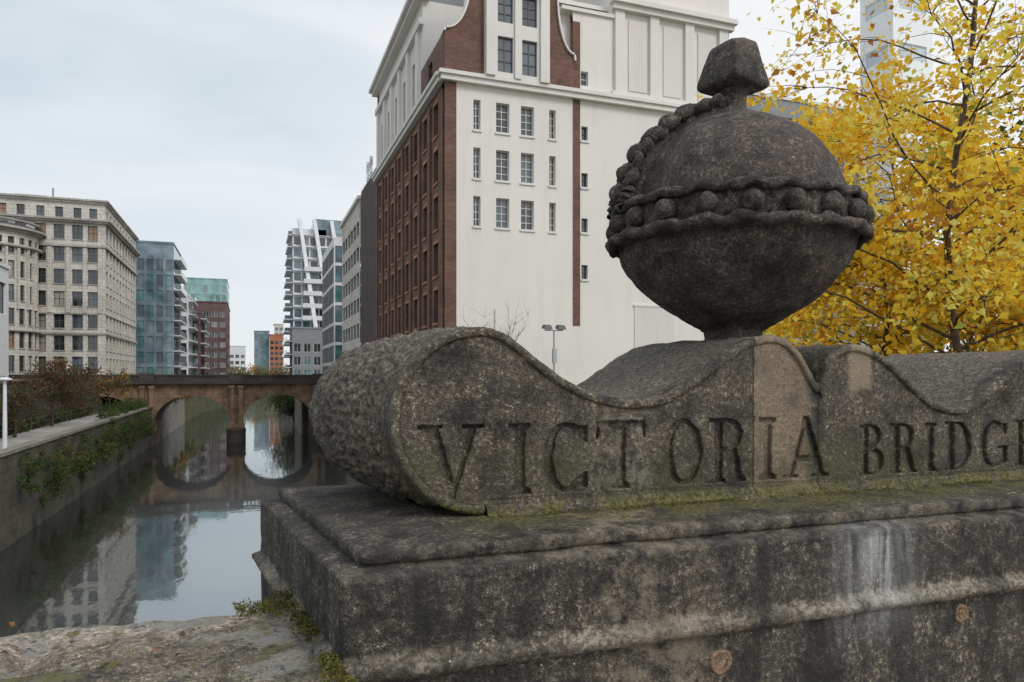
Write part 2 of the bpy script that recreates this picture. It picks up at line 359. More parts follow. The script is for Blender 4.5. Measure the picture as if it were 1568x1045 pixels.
# low coping wall (left)
lw=MB(); n1,n2=300,60; rows=[]
X0,X1=-3.0,.16
for j in range(n2+1):
    row=[]
    t=j/n2
    for i in range(n1+1):
        x=X0+(X1-X0)*i/n1
        yb=1.87+.020*mn.noise(Vector((x*4,3,0)))+.012*mn.noise(Vector((x*17,3,0)))
        y=1.13+(yb-1.13)*t; P=Vector((x,y,0))
        z=-.555+.012*mn.noise(P*2.5)+.006*mn.noise(P*11)+.0035*mn.noise(P*34)+.002*mn.noise(P*80)
        z-=.03*max(0,(t-.9)/.1)**2
        hole=mn.noise(P*6+Vector((5,5,5)))
        if hole>.30: z-=.022*(hole-.30)/.3
        hole=mn.noise(P*21+Vector((1,8,5)))
        if hole>.46: z-=.03*(hole-.46)/.2
        row.append((x,y,z))
    rows.append(row)
last=rows[-1]
rows.append([(a,b_+.015,c-.05+.01*mn.noise(Vector((a*14,0,5)))) for a,b_,c in last]); rows.append([(a,b_+.01,-.9) for a,b_,c in last]); rows.append([(a,b_,-2.6) for a,b_,c in last])
first=rows[0]; rows.insert(0,[(a,b_-.01,-1.6) for a,b_,c in first])
lw.grid(rows,'coping',True)
lwp=empty('low_stone_wall'); lw.make('coping',lwp)
ms_=MB()
def cx_plinth(y): return .2043-.048-(y-1.43)*.135
for k in range(3600):
    t=R(); y=1.22+.66*t; x=cx_plinth(y)-abs(random.gauss(0,.020))-.002
    if mn.noise(Vector((0,y*7,2)))<-.05: continue
    ms_.leaf((x,y,-.548+abs(random.gauss(0,.008))),U(.003,.009),'moss')
for k in range(1300):
    y=1.80+random.gauss(0,.03); ms_.leaf((cx_plinth(y)-U(0,.14),y,-.552+abs(random.gauss(0,.006))),U(.003,.008),'moss')
ms_.make('moss_tufts',lwp)
dl=MB()
for k in range(10):
    x,y=U(-1.2,.0),U(1.5,1.85); dl.leaf((x,y,-.538),U(.012,.022),'deadleaf')
dl.make('fallen_leaves')

# ---------------------------------------------------------------- inscribed parapet
par=empty('inscribed_stone_parapet')
prof=[(.53,.118),(.58,.105),(.628,.075),(.68,.035),(.733,-.002),(.806,-.038),(.899,-.061),(.976,-.063),(1.04,-.050),(1.096,-.022),(1.16,.016),(1.221,.056),(1.30,.098),(1.385,.114),(1.44,.100),(1.485,.062),(1.52,.012),(1.545,-.022),
      (1.560,-.02),(1.575,.03),(1.60,.066),(1.645,.088),(1.70,.092),(1.783,.067),(1.85,.025),(1.914,-.025),(2.00,-.080),(2.107,-.102),(2.19,-.080),(2.30,-.015),(2.40,.045),(2.52,.085),(2.62,.07),(2.80,-.04),(2.95,-.10),(3.15,-.04),(3.35,.085),(3.5,.06),(3.8,-.1),(4.1,-.02),(4.3,.08),(4.8,0)]
def cr(p0,p1,p2,p3,t):
    return .5*((2*p1)+(-p0+p2)*t+(2*p0-5*p1+4*p2-p3)*t*t+(-p0+3*p1-3*p2+p3)*t**3)
cur=[]
for i in range(len(prof)-1):
    p0=prof[max(0,i-1)];p1=prof[i];p2=prof[i+1];p3=prof[min(len(prof)-1,i+2)]
    k=max(2,int((p2[0]-p1[0])/.009))
    for q in range(k):
        t=q/k; cur.append((p1[0]+(p2[0]-p1[0])*t,cr(p0[1],p1[1],p2[1],p3[1],t)))
cur.append(prof[-1])
def dz(P,a=.0035): return (mn.noise(P*9)+.6*mn.noise(P*28)+.4*mn.noise(P*70))*a
body=MB(); rows=[]; pan=[]
for i,(x,z) in enumerate(cur):
    a=cur[max(0,i-1)];b_=cur[min(len(cur)-1,i+1)]; sl=(b_[1]-a[1])/max(1e-4,b_[0]-a[0]); k=min(2.2,math.sqrt(1+sl*sl)) if x>.56 else 1
    pts=[]
    nb=16
    for q in range(nb+1):
        zz=-.342+(z-.026*k+.342)*q/nb; pts.append((RY,zz))
    pts+=[(FY+.003,z-.022*k),(FY,z-.019*k),(FY,z-.008*k),(FY+.004,z-.003),(FY+.011,z)]
    pan.append((x,z-.022*k))
    for q in range(1,26): pts.append((FY+.011+(BY-.02-FY-.011)*q/25,z))
    pts+=[(BY-.006,z-.006),(BY,z-.02),(BY,-.1-.1),(BY,-.342)]
    row=[]
    for (y,zz) in pts:
        P=Vector((x,y,zz)); dd=dz(P)
        row.append((x,y+ (dd*.8 if y<1.68 else 0),zz+(dd*1.6 if y>1.675 and zz>-.2 else (dd*.7 if zz>z-.02 else 0))))
    rows.append(row)
body.grid(rows,'parapet',True)
rows=[]; ns=120
for (r,y) in ((.228,FY+.011),(.225,FY+.003),(.220,FY),(.209,FY),(.206,FY+.003),(.202,RY),(.17,RY),(.13,RY),(.09,RY),(.05,RY),(.001,RY)):
    row=[]
    for j in range(ns+1):
        t=math.pi/2+math.pi*j/ns; P=Vector((.5305+r*math.cos(t),y,-.110+r*math.sin(t))); P.y+=dz(P)*.8; row.append(P)
    rows.append(row)
body.grid(rows,'parapet',True)
rows=[]; ny=110
keys=[(0,.228),(.10,.240),(.30,.300),(.52,.350),(.75,.364),(.92,.338),(1,.27)]
for i in range(ny+1):
    t=i/ny; y=FY+.011+(BY-FY-.011)*t
    for k in range(len(keys)-1):
        if keys[k][0]<=t<=keys[k+1][0]:
            s_=(t-keys[k][0])/(keys[k+1][0]-keys[k][0]); g0=keys[max(0,k-1)][1]; g3=keys[min(len(keys)-1,k+2)][1]
            rx=cr(g0,keys[k][1],keys[k+1][1],g3,s_)
    rz=.228-(.03 if t>.97 else 0); row=[]
    ex=1-.10*min(1,t/.3)
    for j in range(ns+1):
        an=math.pi/2+math.pi*j/ns; cx=math.cos(an);sz_=math.sin(an)
        P=Vector((.5305-rx*abs(cx)**ex,y,-.110+rz*math.copysign(abs(sz_)**ex,sz_)))
        if i==0: P.y+=dz(P)*.8
        nrm=Vector((cx,0,sz_)); amp=min(1,max(0,t-.02)*7)*min(1,abs(j)/3)
        pit=mn.noise(P*36+Vector((3,1,7))); pit=-.024*max(0,pit-.10)
        dd=(mn.noise(P*13)*.009+abs(mn.noise(P*40))*.014+mn.noise(P*85)*.006+pit)*amp
        row.append(P+nrm*dd)
    rows.append(row)
body.grid(rows,'parapet',True)
c0=[(.5305,BY,-.11)]*(ns+1); body.grid([rows[-1],c0],'parapet',False)
body.make('scroll_and_wave_body',par)
# weathered base fillet under the lettering
fb=MB(); rows=[]
for i in range(480):
    x=.535+i*.0089; row=[]
    for (y,z) in ((RY+.004,-.311),(FY+.009,-.3125),(FY+.002,-.317),(FY-.003,-.324),(FY-.006,-.331),(FY-.014,-.337),(FY-.030,-.344)):
        P=Vector((x,y,z)); row.append((x,y+dz(P,.004),z+dz(P+Vector((5,2,1)),.0045)))
    rows.append(row)
fb.grid(rows,'parapet',True); fb.make('base_fillet',par)

pl=MB()
prf=[(-.26,-.3385),(-.20,-.3395),(-.15,-.3405),(-.10,-.342),(-.05,-.344),(-.012,-.346),(-.003,-.348),(0,-.352),(.001,-.360),(.001,-.371),(-.003,-.376),(-.008,-.379),(-.004,-.3815),(.01,-.383),(.035,-.386),(.044,-.389),(.048,-.394),(.048,-.402)]
prf+=[(.048,-.402-.143*q/12) for q in range(1,13)]+[(.052,-.549),(.062,-.554),(.070,-.561),(.070,-.572),(.062,-.584),(.050,-.590),(.046,-.60)]+[(.046,-.6-.4*q/16) for q in range(1,17)]+[(.046,-2.6)]
rows=[]
nF=260
def corner_x(o,y): return .2043-o-(y-1.43)*.135
for i in range(nF+1):
    t=(i/nF)**.8; row=[]
    for (o,z) in prf:
        y=1.43-o; xc=corner_x(o,y); x=5.0+(xc-5.0)*t; row.append(Vector((x,y,z)))
    rows.append(row)
for i in range(1,81):
    t=i/80; row=[]
    for (o,z) in prf:
        y0=1.43-o; y1=2.33+o; y=y0+(y1-y0)*t; row.append(Vector((corner_x(o,y),y,z)))
    rows.append(row)
for i in range(1,4):
    row=[]
    for (o,z) in prf:
        y=2.33+o; xc=corner_x(o,y); row.append(Vector((xc+(5-xc)*i/3,y,z)))
    rows.append(row)
for r_ in rows:
    for P in r_:
        d1=dz(P,.0034); d2=dz(P+Vector((7,3,1)),.003); P.y+=d1; P.x+=d2; P.z+=dz(P+Vector((3,9,1)),.0028)
for it in range(2):
    for i in (nF-1,nF,nF+1):
        rows[i]=[(rows[i-1][k]+rows[i][k]*2+rows[i+1][k])/4 for k in range(len(prf))]
pl.grid(rows,'plinth',True)
pl.box(.42,5,1.68,2.09,-.38,-.341,'plinth')
pl.make('moulded_plinth',par)
bm_=MB()
for k in range(7000):
    x=U(.56,3.0)
    dn_=mn.noise(Vector((x*4,1,1)))+.6*mn.noise(Vector((x*15,4,1)))
    if dn_<-.15: continue
    y=FY-.010-abs(random.gauss(0,.012+.012*max(0,dn_))); bm_.leaf((x,y,-.3395+abs(random.gauss(0,.003))),U(.002,.006),'moss')
bm_.make('base_moss',par)
for (x,y,z,r) in ((1.013,1.383,-.655,.032),(1.775,1.383,-.632,.027),(.62,1.383,-.80,.02)):
    q=MB(); rows=[]
    for (rr,yy) in ((1,.006),(.95,-.001),(.75,-.004),(.55,.001),(.3,-.003),(.01,0)):
        rows.append([(x+r*rr*math.cos(2*math.pi*j/24)*(1+.28*mn.noise(Vector((math.cos(j*.262)*1.3,math.sin(j*.262)*1.3,x*3)))),y+yy+.004*mn.noise(Vector((j*1.,rr*4,x))),z+r*rr*math.sin(2*math.pi*j/24)*(1+.28*mn.noise(Vector((math.cos(j*.262)*1.3,math.sin(j*.262)*1.3,x*3+4))))) for j in range(24)])
    q.grid(rows,'plug',True,True); q.make('mortar_plug',par)

# letters: cut into the stone face
H=.180;h=.013
def arc(cx,cy,rx,ry,a0,a1,n=18): return [(cx+rx*math.cos(math.radians(a0+(a1-a0)*i/n)),cy+ry*math.sin(math.radians(a0+(a1-a0)*i/n))) for i in range(n+1)]
def L(ch,w):
    s=min(.032,w*.25); c=w/2; l=.12*w
    if ch=='I': s=.032; return [[(0,0),(w,0),(w,h),(c+s/2,h+.01),(c+s/2,H-h-.01),(w,H-h),(w,H),(0,H),(0,H-h),(c-s/2,H-h-.01),(c-s/2,h+.01),(0,h)]]
    if ch=='V': return [[(0,H),(.38*w,H),(.38*w,H-h),(.32*w,H-h),(.54*w,.24*H),(.74*w,H-h),(.64*w,H-h),(.64*w,H),(w,H),(w,H-h),(.88*w,H-h),(.56*w,0),(.46*w,0),(.10*w,H-h),(0,H-h)]]
    if ch=='A': return [[(0,0),(.34*w,0),(.34*w,h),(.25*w,h),(.31*w,.26*H),(.66*w,.26*H),(.72*w,h),(.62*w,h),(.62*w,0),(w,0),(w,h),(.92*w,h),(.58*w,H),(.44*w,H),(.12*w,h),(0,h)],[(.35*w,.38*H),(.62*w,.38*H),(.49*w,.76*H)]]
    if ch=='T':
        k=.028; return [[(c-k,0),(c+k,0),(c+k,h),(c+s/2,h+.008),(c+s/2,H-1.5*h),(w-.014,H-1.5*h),(w-.009,H-.048),(w,H-.048),(w,H),(0,H),(0,H-.048),(.009,H-.048),(.014,H-1.5*h),(c-s/2,H-1.5*h),(c-s/2,h+.008),(c-k,h)]]
    if ch=='O': return [arc(c,H/2,c,H/2,0,350,35),arc(c,H/2,c-s,H/2-.016,0,350,35)]
    if ch=='C': return [[(.98*w,.70*H),(.98*w,.96*H),(.90*w,.93*H)]+arc(c,H/2,c,H/2,60,300,30)+[(.90*w,.07*H),(.98*w,.04*H),(.98*w,.30*H),(.91*w,.30*H)]+arc(c,H/2,c-s,H/2-.016,300,60,30)+[(.91*w,.70*H)]]
    if ch=='G': return [[(.98*w,.70*H),(.98*w,.96*H),(.90*w,.93*H)]+arc(c,H/2,c,H/2,60,300,30)+[(.98*w,.10*H),(.98*w,.46*H),(.60*w,.46*H),(.60*w,.39*H),(.76*w,.39*H),(.76*w,.17*H)]+arc(c,H/2,c-s,H/2-.016,300,60,30)+[(.91*w,.70*H)]]
    if ch=='D': return [[(0,0)]+arc(.5*w,.5*H,.5*w,.5*H,-90,90)+[(0,H),(0,H-h),(l,H-h),(l,h),(0,h)],[(l+s,h)]+arc(.47*w,.5*H,.53*w-s,.5*H-h,-90,90)+[(l+s,H-h)]]
    if ch=='B': return [[(0,0)]+arc(.5*w,.27*H,.5*w,.27*H,-90,78)+arc(.46*w,.76*H,.42*w,.24*H,-75,90)+[(0,H),(0,H-h),(l,H-h),(l,h),(0,h)],
                        [(l+s,.075*H)]+arc(.48*w,.27*H,.5*w-s,.195*H,-90,90)+[(l+s,.465*H)],[(l+s,.60*H)]+arc(.46*w,.76*H,.42*w-s,.16*H,-90,90)+[(l+s,.92*H)]]
    if ch=='R': return [[(0,0),(.42*w,0),(.42*w,h),(l+s,h),(l+s,.46*H),(.42*w,.46*H),(.74*w,0),(w,0),(w,h),(.92*w,h)]+arc(.5*w,.74*H,.4*w,.26*H,-55,90)+[(0,H),(0,H-h),(l,H-h),(l,h),(0,h)],
                        [(l+s,.56*H)]+arc(.5*w,.74*H,.4*w-s,.18*H,-90,90)+[(l+s,.92*H)]]
    if ch=='E': return [[(0,0),(w,0),(w,.28*H),(w-.008,.28*H),(w-.015,h),(l+s,h),(l+s,.46*H),(.7*w,.46*H),(.7*w,.54*H),(l+s,.54*H),(l+s,H-h),(w-.015,H-h),(w-.008,.74*H),(w,.74*H),(w,H),(0,H),(0,H-h),(l,H-h),(l,h),(0,h)]]
txt=[('V',.367,.535),('I',.594,.656),('C',.685,.814),('T',.832,.980),('O',1.032,1.160),('R',1.178,1.302),('I',1.341,1.403),('A',1.425,1.590),
     ('B',1.708,1.806),('R',1.826,1.940),('I',1.966,2.020),('D',2.052,2.172),('G',2.207,2.340),('E',2.37,2.48)]
def area(p): return sum(p[i][0]*p[(i+1)%len(p)][1]-p[(i+1)%len(p)][0]*p[i][1] for i in range(len(p)))
def orient(p,ccw):
    return p if (area(p)>0)==ccw else p[::-1]
def dens(p,mx=.012):
    o=[]
    for i in range(len(p)):
        a=p[i];b_=p[(i+1)%len(p)]; n=max(1,int(math.hypot(b_[0]-a[0],b_[1]-a[1])/mx))
        for q in range(n): o.append((a[0]+(b_[0]-a[0])*q/n,a[1]+(b_[1]-a[1])*q/n))
    return o
splines=[]
outer=[(.5305+.204*math.cos(math.pi/2+math.pi*i/50),-.110+.204*math.sin(math.pi/2+math.pi*i/50)) for i in range(51)]+[(.56,-.352),(4.79,-.352)]+[q for q in reversed(pan[1:-1])]
splines.append(orient(outer,False))
for ch,x0,x1 in txt:
    br_=x0>1.65; zb=-.301 if br_ else -.297; zs_=.86 if br_ else 1.0
    for n_,poly in enumerate(L(ch,x1-x0)):
        p_=dens([(x0+a,zb+b_*zs_) for a,b_ in poly])
        p_=[(a+.0036*mn.noise(Vector((a*36,b_*36,1))),b_+.0036*mn.noise(Vector((a*36,b_*36,9)))) for a,b_ in p_]
        splines.append(orient(p_,n_==0))
cu=bpy.data.curves.new('l','CURVE'); cu.dimensions='2D'; cu.fill_mode='BOTH'; cu.extrude=.006; cu.bevel_depth=.0042; cu.bevel_resolution=2; cu.offset=-.0022
for p_ in splines:
    sp=cu.splines.new('POLY'); sp.points.add(len(p_)-1); sp.use_cyclic_u=True
    for i,(a,b_) in enumerate(p_): sp.points[i].co=(a,b_,0,1)
o=bpy.data.objects.new('l',cu); S.collection.objects.link(o)
bpy.context.view_layer.update()
me=bpy.data.meshes.new_from_object(o.evaluated_get(bpy.context.evaluated_depsgraph_get()))
bpy.data.objects.remove(o)
for v_ in me.vertices:
    a,b_,c_=v_.co; P=Vector((a,0,b_)); v_.co=(a,FY+.0180-c_+.0016*mn.noise(P*14),b_)
me.materials.clear(); me.materials.append(M['parapet'])
for pp in me.polygons: pp.use_smooth=False
lo=bpy.data.objects.new('inscribed_face',me); S.collection.objects.link(lo); lo.parent=par

# ---------------------------------------------------------------- orb finial
orb=empty('orb_finial'); C=(1.490,1.97,.495)
ob=MB(); rD=.352
pr=[(.001,rD*1.0)]+[(rD*math.cos(math.radians(a)),rD*math.sin(math.radians(a))) for a in range(87,-1,-3)]+[(rD,-.02)]
ob.lathe(pr,C,'orb',140,.006,9); ob.make('dome',orb)
ob=MB()
pr=[(.385,-.055),(.372,-.072)]+[(.102+.262*(1-(q/24)**2.0),-.075-.268*(q/24)) for q in range(0,24)]+[(.100,-.345),(.094,-.352)]
ob.lathe(pr,C,'orb',140,.011,9); ob.make('bowl',orb)
ob=MB(); ob.lathe([(.094,-.35),(.090,-.375),(.098,-.385),(.104,-.395),(.104,-.47)],C,'orb',40,.003); ob.make('shaft',orb)
ob=MB(); ob.lathe([(rD-.01,.045),(.378,.030),(.378,-.055),(rD,-.075)],C,'orb',120,.004,14); ob.make('collar_band',orb)
def rope(mb,pts,r,amp,k):
    n=len(pts); rows=[]
    for i,p_ in enumerate(pts):
        p_=Vector(p_); t=(Vector(pts[min(i+1,n-1)])-Vector(pts[max(0,i-1)])).normalized()
        u=t.cross(Vector((0,0,1)) if abs(t.z)<.95 else Vector((1,0,0))).normalized(); w_=t.cross(u)
        row=[]
        for j in range(10):
            q=2*math.pi*j/10; rr=r*(1+amp*math.sin(i*k+q*2)+.35*mn.noise(p_*28+Vector((j*.3,0,0))))
            row.append(p_+(u*math.cos(q)+w_*math.sin(q))*rr)
        rows.append(row)
    mb.grid(rows,'orb',True,True)
ob=MB(); N=300
for (r,z,tr) in ((.385,.037,.015),(.398,-.062,.017)):
    rope(ob,[(C[0]+r*math.cos(2*math.pi*i/N),C[1]+r*math.sin(2*math.pi*i/N),C[2]+z+.005*math.sin(i*2*math.pi/N*20)+.004*mn.noise(Vector((i*.3,z*9,0)))) for i in range(N+1)],tr,.16,.6)
ob.make('collar_rope_mouldings',orb)
ob=MB()
for i in range(20):
    a=2*math.pi*(i+.35)/20; ob.sphere((C[0]+.386*math.cos(a),C[1]+.386*math.sin(a),C[2]-.012),.032,'orb',20,(1,1,1.03),.22)
    a2=a+math.pi/20
    for zz in (-.036,.012): ob.sphere((C[0]+.374*math.cos(a2),C[1]+.374*math.sin(a2),C[2]+zz),.014,'orb',10,(.8,.8,1.2),.4)
ob.make('collar_beads',orb)
az=math.radians(-76); hd=Vector((math.sin(az),math.cos(az),0)); tg=Vector((hd.y,-hd.x,0))
ob=MB(); rows=[]
for i in range(80):
    e=math.radians(4+82*i/79); rr=rD+.022; row=[]
    for (q,k) in ((-.083,-.035),(-.078,0),(-.03,.004),(.03,.004),(.078,0),(.083,-.035)):
        P=Vector(C)+hd*(math.cos(e)*(rr+k))+Vector((0,0,math.sin(e)*(rr+k)))+tg*q*(1-.2*i/79); P+=Vector((1,1,1))*dz(P,.003); row.append(P)
    rows.append(row)
ob.grid(rows,'orb',True)
for q in (-.074,.074):
    pts=[]
    for i in range(120):
        e=math.radians(4+80*i/119); rr=rD+.030; pts.append(Vector(C)+hd*math.cos(e)*rr+Vector((0,0,math.sin(e)*rr))+tg*(q*(1-.2*i/119)+.004*math.sin(i*.5)))
    rope(ob,pts,.021,.26,.6)
for i in range(7):
    e=math.radians(13+64*i/6); rr=rD+.034; P=Vector(C)+hd*math.cos(e)*rr+Vector((0,0,math.sin(e)*rr)); ob.sphere(P,.037,'orb',18,(1,1,1),.25)
    if i<6:
        e+=math.radians(5.4); P=Vector(C)+hd*math.cos(e)*(rr-.014)+Vector((0,0,math.sin(e)*(rr-.014))); ob.sphere(P+tg*.03,.015,'orb',10,(1,1,1),.3); ob.sphere(P-tg*.03,.015,'orb',10,(1,1,1),.3)
ob.make('meridian_band',orb)
# broken cross stub: chunky tapering block with a blunt, tilted cap
ob=MB()
ob.lathe([(.12,.328),(.085,.350),(.058,.360),(.044,.370),(.042,.40),(.043,.415),(.050,.425),(.052,.45)],C,'orb',28,.003)
ca,sa=math.cos(.30),math.sin(.30); secs=[(.046,.428,0,0,0),(.080,.444,0,0,0),(.086,.453,0,0,0),(.085,.467,0,0,0),(.070,.525,.002,0,0),(.058,.575,.004,0,.004),(.053,.588,.005,0,.007)]
prof4=[(-1,-.85),(.9,-1),(1,.9),(-.95,1)]
rows=[]
for (hw,z,ox,oy,ti) in secs:
    row=[]
    for (a,b_) in prof4:
        x=hw*a+ox;y=hw*b_+oy; row.append((C[0]+x*ca-y*sa+.003*mn.noise(Vector((a*5,b_*9,z*30))),C[1]+x*sa+y*ca,C[2]+z+ti*a+.012*mn.noise(Vector((a*2,b_*2,z*6)))))
    rows.append(row)
row=[]
for (a,b_) in prof4:
    x=.034*a+.010; y=.016*b_; row.append((C[0]+x*ca-y*sa,C[1]+x*sa+y*ca,C[2]+.612+.011*a))
rows.append(row)
ob.grid(rows,'orb',False,True); ob.add(rows[0],[(3,2,1,0)],'orb'); ob.add(rows[-1],[(0,1,2,3)],'orb')
fo=ob.make('cross_stub',orb)
bm=fo.modifiers.new('b','BEVEL'); bm.width=.005; bm.segments=2

# ---------------------------------------------------------------- far arched bridge
br=empty('arched_stone_bridge'); b=MB(); Y0,Y1=103.6,113.0
piers=[-23.4,-12.6,-1.8,9.0]; top=-1.15
def archz(t): return -6.2+3.55*(max(0,1-abs(2*t-1)**2.15))**.56
for k in range(3):
    xa,xb=piers[k]+.8,piers[k+1]-.8; n=30
    for i in range(n):
        t0,t1=i/n,(i+1)/n; t0=.5-.5*math.cos(math.pi*t0); t1=.5-.5*math.cos(math.pi*t1)
        x0,x1=xa+(xb-xa)*t0,xa+(xb-xa)*t1; z0,z1=archz(t0),archz(t1)
        b.add([(x0,Y0,z0),(x1,Y0,z1),(x1,Y0,top),(x0,Y0,top)],[(0,1,2,3)],'bridge')
        b.add([(x0,Y1,z0),(x1,Y1,z1),(x1,Y1,top),(x0,Y1,top)],[(3,2,1,0)],'bridge')
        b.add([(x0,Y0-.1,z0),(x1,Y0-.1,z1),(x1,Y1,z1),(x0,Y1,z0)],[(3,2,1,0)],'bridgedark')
        cx,cz=(xa+xb)/2,-6.2; f=1.12
        o=lambda x,z:(cx+(x-cx)*f,Y0-.1,cz+(z-cz)*f)
        b.add([(x0,Y0-.1,z0),(x1,Y0-.1,z1),o(x1,z1),o(x0,z0)],[(0,1,2,3)],'bridge')
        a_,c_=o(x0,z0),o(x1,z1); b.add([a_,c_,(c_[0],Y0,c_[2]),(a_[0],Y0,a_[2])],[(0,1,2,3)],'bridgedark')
for x in piers:
    b.box(x-.8,x+.8,Y0+.02,Y1-.02,-10.4,top,'bridge')
    for q in (-.55,.55):
        b.box(x+q-.27,x+q+.27,Y0-.45,Y0+.015,-6.2,-1.5,'bridge')
        b.box(x+q-.36,x+q+.36,Y0-.55,Y0+.01,-6.5,-6.2,'bridge'); b.box(x+q-.36,x+q+.36,Y0-.55,Y0+.01,-1.7,-1.35,'bridge')
    b.box(x-1.1,x+1.1,Y0-.8,Y0+.03,-7.1,-6.5,'bridge')
    rows=[]
    for (r,z) in ((1.2,-10.4),(1.2,-7.6),(1.25,-7.55),(1.25,-7.2),(1.1,-7.1)):
        rows.append([(x+r*math.cos(math.pi*j/12),Y0+.02-r*1.2*math.sin(math.pi*j/12),z) for j in range(13)])
    b.grid(rows,'bridgedark',False)
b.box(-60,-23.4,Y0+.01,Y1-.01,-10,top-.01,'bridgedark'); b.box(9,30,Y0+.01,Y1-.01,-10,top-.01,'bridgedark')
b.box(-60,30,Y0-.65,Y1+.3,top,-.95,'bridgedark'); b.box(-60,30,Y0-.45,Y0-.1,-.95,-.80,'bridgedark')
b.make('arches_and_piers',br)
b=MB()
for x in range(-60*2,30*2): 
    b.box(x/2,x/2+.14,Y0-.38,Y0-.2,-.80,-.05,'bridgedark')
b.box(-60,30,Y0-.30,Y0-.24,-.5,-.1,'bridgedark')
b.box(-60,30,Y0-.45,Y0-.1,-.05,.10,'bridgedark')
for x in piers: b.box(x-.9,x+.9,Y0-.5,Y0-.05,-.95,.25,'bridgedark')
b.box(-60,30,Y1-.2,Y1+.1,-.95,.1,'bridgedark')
b.make('parapet_balustrade',br)

# ---------------------------------------------------------------- brick & render warehouse
wh=empty('brick_warehouse_building'); b=MB(); UX=(1,0); UY=(0,-1)
G=('glass','glass','glass2','glass')
cols=[(14.0,14.5,1),(15.6,16.55,2),(17.4,18.35,2),(19.5,19.98,1)]; rowsz=[(16.45,18.45),(13.2,15.25),(10.0,12.0)]
wins=[(a0-12.8,a1-12.8,z0,z1) for (a0,a1,nx) in cols for (z0,z1) in rowsz]
b.facade((12.8,46,0),UX,8.5,-3,19.4,wins,'white_render',G,'wframe',.35,2,4,.055,sill='white_trim')
b.facade((21.84,46,0),UX,2.66+9.9,-3,19.4,[(.12,.62,z,z+1.0) for z in (16.6,13.3,10.1,6.8)],'white_render',G,'frame',.3,1,2,.05,sill='white_trim')
b.box(12.0,12.8,45.93,46.5,-3,19.4,'brick'); b.box(21.3,21.84,45.95,46.4,3.5,24.9,'brick'); b.box(21.3,21.84,46,46.4,-3,3.5,'white_render')
wins=[]
ys=[1.9,5.1,8.3,11.5,14.7,17.9,21.1,24.3]
for yy in ys:
    for f in range(8):
        z=16.4-3.2*f; wins.append((yy-.62,yy+.62,z,z+2.25))
b.facade((12,72.6,0),UY,26.6,-9,19.4,wins,'brick',('glass','glass','glass2'),'frame',.35,2,3,.08,sill='sill',lintel='sill')
for yy in [.35,3.5,6.7,9.9,13.1,16.3,19.5,22.7,26.1]:
    b.pbox((12,72.6,0),UY,yy-.35,yy+.35,-3,18.9,0,.16,'brick')
b.pbox((12,72.6,0),UY,0,26.6,1.2,1.5,0,.17,'white_trim')
b.box(11.7,34.6,45.6,46.05,19.4,19.75,'white_trim'); b.box(11.55,34.7,45.45,46.1,19.75,20.0,'white_trim')
b.box(11.6,12.05,46.1,72.8,19.4,19.75,'white_trim'); b.box(11.45,12.05,46.1,73,19.75,20.0,'white_trim')
wins=[]
for yy in [2.2,5.8,9.4,13.0,16.6]:
    wins.append((yy-.7,yy+.7,21.3,24.6))
b.facade((12.15,72.6,0),UY,19.6,20,28.2,wins,'white_trim',('glass','glass2'),'frame',.3,2,4,.08)
for yy in [.4,4.0,7.6,11.2,14.8,18.4]: b.pbox((12.15,72.6,0),UY,yy-.4,yy+.4,20,26.2,0,.25,'white_trim')
b.pbox((12.15,72.6,0),UY,-.4,20,26.2,26.7,0,.35,'white_trim'); b.pbox((12.15,72.6,0),UY,-.6,20.1,28.2,28.55,-.5,.6,'white_trim'); b.pbox((12.15,72.6,0),UY,-.8,20.2,28.55,28.85,-.5,.9,'white_trim')
b.facade((12.15,53,0),UX,9,20,28.2,[(1.0,2.3,22.2,24.8)],'white_trim',('glass',),'frame',.3,2,2)
b.box(12.2,24,53.05,72.6,28.2,28.8,'roofgrey')
b.facade((12.02,52.99,0),UY,6.9,20,22.8,[(2.4,3.6,20.6,22.2)],'brick',('glass',),'frame',.3,2,2)
b.add([(12.02,52.99,22.8),(12.02,46.09,22.8),(13.2,46.09,22.8),(13.2,52.99,22.8)],[(0,1,2,3)],'roofgrey')
gp=[(12.0,20),(12.0,22.6)]+[(12.05+1.7*math.sin(math.radians(a)),26.2-3.4*math.cos(math.radians(a))) for a in range(0,91,10)]+[(13.9,32),(20.2,32)]+[(21.25-1.3*math.cos(math.radians(a)),26.4-4.0*math.sin(math.radians(a))) for a in range(0,91,10)]+[(21.3,22.0),(21.3,20)]
n=len(gp); b.add([(x,45.8,z) for x,z in gp],[tuple(range(n))],'brick')
b.add([(x,45.8,z) for x,z in gp]+[(x,46.6,z) for x,z in gp],[(i,(i+1)%n,n+(i+1)%n,n+i) for i in range(n)],'brick')
for k in range(1,len(gp)-2):
    (x0,z0),(x1,z1)=gp[k],gp[k+1]
    dx,dz_=x1-x0,z1-z0; l_=math.hypot(dx,dz_); nx_,nz_=-dz_/l_*.12,dx/l_*.12
    vs=[(x0,45.65,z0),(x1,45.65,z1),(x1+nx_,45.65,z1+nz_),(x0+nx_,45.65,z0+nz_),(x0,46.7,z0),(x1,46.7,z1),(x1+nx_,46.7,z1+nz_),(x0+nx_,46.7,z0+nz_)]
    b.add(vs,[(0,1,2,3),(4,7,6,5),(0,4,5,1),(2,6,7,3)],'white_trim')
b.facade((14.7,45.50,0),UX,4.55,20,31.8,[(.85,1.95,20.35,22.75),(2.6,3.7,20.35,22.75),(.85,1.95,23.7,25.7),(2.6,3.7,23.7,25.7),(.85,1.95,26.7,29),(2.6,3.7,26.7,29)],'white_trim',('glass','glass2'),'frame',.24,2,3,.07)
for x in (14.7,18.6): b.box(x,x+.65,45.3,45.49,20,31.8,'white_trim')
